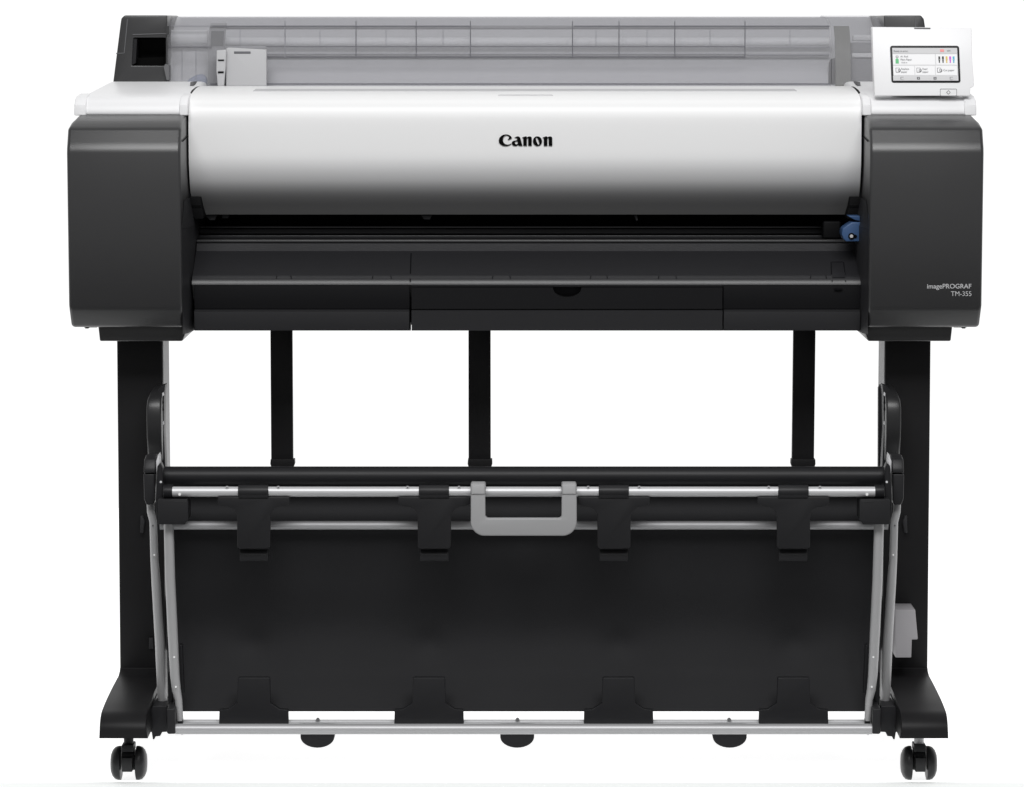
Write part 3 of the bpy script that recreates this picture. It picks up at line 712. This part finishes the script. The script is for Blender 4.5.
# side linkages
for q, right in (((lambda x: x), 0), (L, 1)):
    def XX(px, py, Y): return X(q(px), py, Y)
    m = MB()                                              # curved upper lock arm
    pf = [(-.004, 384.5), (-.030, 386), (-.052, 391), (-.066, 399), (-.072, 408), (-.074, 420), (-.072, 438), (-.066, 447), (-.060, 458), (-.03, 470), (-.004, 470)]
    m.side(pf, XX(146.6, 420, -.07), XX(161.5, 420, -.07), 'arm_black')
    if 'arm_black' not in MT: mat('arm_black', (.018, .018, .019), .33, .4, grain=.05, bump=.15)
    o = m.build('lock_arm', bk, bevel=.003, seg=3, ang=50)
    xo_ = XX(146.6, 420, -.07)
    for v in o.data.vertices:
        k = (v.co.z - Z(404, -.05)) / (Z(384, 0) - Z(404, -.05))
        if k > 0 and abs(v.co.x) > abs(xo_) - .012: v.co.x -= math.copysign(.008 * k ** 2, xo_)
    m = MB()                                              # inner flange with little lugs
    m.front([(q(161.6), 386), (q(165), 385), (q(164), 396), (q(163.6), 430), (q(165.5), 470), (q(158), 470), (q(158), 390)], -.05, -.02, 'black_plastic')
    m.build('arm_flange', bk, bevel=.001)
    if right:
        m = MB(); m.front([(q(169.2), 388), (q(167.5), 384.6), (q(163), 386), (q(163), 470), (q(169.4), 470)], -.012, .0, 'black_plastic'); m.build('arm_flange', bk, bevel=.001)
    lug = MB()
    for y in (394, 402, 409, 423): lug.front([(q(161.6), y), (q(163.4), y - 2), (q(164), y + 1), (q(162), y + 3)], -.053, -.05, 'tray_grey' if y in (394, 423) else 'seam_dark')
    lug.build('lug', o)
    m = MB()                                              # knuckle and socket for the outer tube
    m.side([(-.10, 453.5), (-.15, 454.5), (-.172, 459), (-.180, 468), (-.181, 473), (-.10, 473)], XX(143.6, 465, -.18), XX(155.6, 465, -.18), 'clip_black')
    m.front([(q(143.4), 473.8), (q(155), 473.8), (q(155), 500), (q(153.6), 505), (q(146.2), 505), (q(144), 499)], -.178, -.13, 'clip_black')
    k = m.build('knuckle', bk, bevel=.002)
    m = MB(); m.front([(q(155.8), 462), (q(158.8), 453.6), (q(159.4), 462), (q(157.6), 470), (q(155.8), 474)], -.172, -.15, 'tray_grey'); m.build('pin_plate', k, bevel=.0006)
    m = MB(); m.front([(q(157.4), 466), (q(160.4), 463), (q(162.6), 468), (q(162.8), 500), (q(166), 502), (q(166), 524), (q(156.8), 524), (q(155.6), 500)], -.190, -.17, 'black_plastic')
    m.build('side_plate', bk, bevel=.001)
    m = MB()                                              # knob and bearing at the rod end
    zc_ = Z(492, YF); m.tube([(XX(163.2, 490, YF), YF + .004, zc_), (XX(173.2, 490, YF), YF + .004, zc_)], .0095, 'black_plastic', 24)
    m.build('rod_bearing', bk, bevel=.001)
    for y, r in ((482, .0016),):
        m = MB(); disc(m, P(q(160.8), y, -.1915), r, .003, 'tray_grey', 12); m.build('screw', bk)
    m = MB(); m.front([(q(158), 499.6), (q(187), 499.6), (q(188), 502), (q(188), 520), (q(184.6), 524.4), (q(158), 524.4)], -.212, -.17, 'clip_black')
    m.front([(q(174.5), 501.8), (q(186.4), 501.8), (q(186.4), 502.5), (q(174.5), 502.5)], -.2126, -.211, 'housing_grey')
    m.build('corner_block', bk, bevel=.0016)
    # tubes
    def tp(px, py, Y): return P(q(px), py, Y)
    m = MB(); m.tube([tp(150.2, 500, -.16), tp(150.8, 512, -.16), tp(153.2, 522, -.16), tp(154.4, 560, -.155), tp(156.0, 582, -.15), tp(159.6, 640, -.14), tp(161.8, 690, -.13), tp(163.2, 706, -.128)],
                     [.0052, .0052, .0052, .0055, .0063, .0067, .0067, .0062], 'tube_grey', 24)
    if 'tube_grey' not in MT: mat('tube_grey', (.40, .40, .405), .45, .5, metal=.25)
    t_ = m.build('outer_tube', bk)
    for px, py in ((152.8, 525.6), (154.2, 555)):
        m = MB(); disc(m, tp(px, py, -.1665), .0012, .002, 'tray_dark' if py < 540 else 'paper_white', 10); m.build('rivet', t_)
    m = MB(); m.tube([tp(168.6, 522, -.19), tp(170.2, 580, -.19), tp(172.6, 630, -.19), tp(174.8, 675, -.188), tp(176.4, 690, -.187), tp(178.6, 700, -.188), tp(180.0, 721, -.192)],
                     [.0068, .0070, .0070, .0066, .0062, .0052, .0046], 'tube_grey', 24)
    t_ = m.build('inner_tube', bk)
    for px, py in ((174.2, 657.2), (175.8, 687)):
        m = MB(); disc(m, tp(px, py, -.1965), .0014, .002, 'paper_white', 10); m.build('rivet', t_)
    m = MB(); m.front([(q(165.4), 524), (q(168.2), 524), (q(170.4), 640), (q(172.5), 710), (q(168.4), 710), (q(166.4), 640)], -.165, -.15, 'black_plastic')
    m.front([(q(165.6), 586), (q(167.4), 586), (q(168.8), 637), (q(167), 637)], -.168, -.165, 'tray_dark')
    m.front([(q(167.2), 650), (q(168.6), 650), (q(169.2), 672), (q(168), 674)], -.168, -.165, 'tray_dark')
    m.build('link_bar', bk, bevel=.0006)
    m = MB(); m.front([(q(178.8), 645), (q(182), 645), (q(184), 694), (q(180), 694)], -.17, -.155, 'black_plastic'); m.build('cloth_clamp', bk, bevel=.001)
    # lower hinge group
    m = MB(); m.front([(q(166.8), 709), (q(174.8), 709), (q(175.2), 734), (q(168.4), 734.2), (q(166.8), 732.6)], -.215, -.15, 'clip_black')
    m.build('lower_bracket', bk, bevel=.0012)
    m = MB(); m.front([(q(149.6), 711), (q(152.4), 706), (q(167), 706), (q(167), 732), (q(162), 732.2), (q(160.2), 736.2), (q(155.4), 736.6), (q(154.2), 739.6), (q(152.8), 739.6), (q(151.6), 732), (q(149.4), 732)], -.17, -.11, 'black_plastic')
    m.build('lower_hinge', bk, bevel=.0012)
    m = MB(); m.tube([tp(157, 694, -.12), tp(150.4, 710, -.15)], .0011, 'housing_grey', 10); m.build('spring_wire', bk)
    m = MB(); m.lathe_x(X(q(180.4), 721.5, -.19), -.19, Z(721, -.19), [(-.004, .004), (-.0035, .0052), (.0035, .0052), (.004, .004)], 'black_plastic', 20); m.build('rod_joint', bk)

# ================================================================== SETTING
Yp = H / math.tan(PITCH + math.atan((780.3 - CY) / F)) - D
fl = MB(); fl.box(-1.6, 1.6, Yp - .22, 2.6, -.03, -.0022, 'floor_added_glow'); o = fl.build('floor', bevel=.002); o['kind'] = 'structure'
pa = MB(); pa.box(-1.6, 1.6, Yp, 2.6, -.0018, 0, 'sheet_added_glow'); o = pa.build('backdrop', bevel=0); o['kind'] = 'structure'  # white ground sheet, its added glow washes out the shade below

# ------------------------------------------------------------------ light
w = bpy.data.worlds.new('World'); sc.world = w; w.use_nodes = True
nt = w.node_tree; bg = nt.nodes['Background']
tc = nt.nodes.new('ShaderNodeTexCoord'); sp_ = nt.nodes.new('ShaderNodeSeparateXYZ'); nt.links.new(tc.outputs['Generated'], sp_.inputs[0])
mz = nt.nodes.new('ShaderNodeMapRange'); mz.interpolation_type = 'SMOOTHSTEP'
mz.inputs['From Min'].default_value = -.50; mz.inputs['From Max'].default_value = -.24; mz.inputs['To Min'].default_value = .03; mz.inputs['To Max'].default_value = 1
nt.links.new(sp_.outputs['Z'], mz.inputs['Value'])
my = nt.nodes.new('ShaderNodeMapRange'); my.interpolation_type = 'SMOOTHSTEP'
my.inputs['From Min'].default_value = -.25; my.inputs['From Max'].default_value = .55; my.inputs['To Min'].default_value = .32; my.inputs['To Max'].default_value = 1.08
nt.links.new(sp_.outputs['Y'], my.inputs['Value'])
mu = nt.nodes.new('ShaderNodeMath'); mu.operation = 'MULTIPLY'; nt.links.new(mz.outputs[0], mu.inputs[0]); nt.links.new(my.outputs[0], mu.inputs[1])
mt = nt.nodes.new('ShaderNodeMapRange'); mt.interpolation_type = 'SMOOTHSTEP'       # world light dimmed overhead so that upward faces stay darker
mt.inputs['From Min'].default_value = .22; mt.inputs['From Max'].default_value = .9; mt.inputs['To Min'].default_value = 1; mt.inputs['To Max'].default_value = .42
nt.links.new(sp_.outputs['Z'], mt.inputs['Value'])
m3 = nt.nodes.new('ShaderNodeMath'); m3.operation = 'MULTIPLY'; nt.links.new(mu.outputs[0], m3.inputs[0]); nt.links.new(mt.outputs[0], m3.inputs[1])
nt.links.new(m3.outputs[0], bg.inputs['Strength']); bg.inputs['Color'].default_value = (1, 1, 1, 1)
def area(name, loc, tgt, sx, sy, e):
    l = bpy.data.lights.new(name, 'AREA'); l.shape = 'RECTANGLE'; l.size = sx; l.size_y = sy; l.energy = e
    o = bpy.data.objects.new(name, l); col.objects.link(o); o.location = loc
    o.rotation_euler = (Vector(tgt) - Vector(loc)).to_track_quat('-Z', 'Y').to_euler()
area('softbox_front', (0, -3.2, 3.5), (0, 0, .7), 3.6, 1.5, 160)
area('softbox_top', (0, .6, 3.2), (0, .2, 0), 3.0, 1.6, 8)
sc.cycles.use_denoising = True
sc.cycles.max_bounces = 8; sc.cycles.transparent_max_bounces = 16
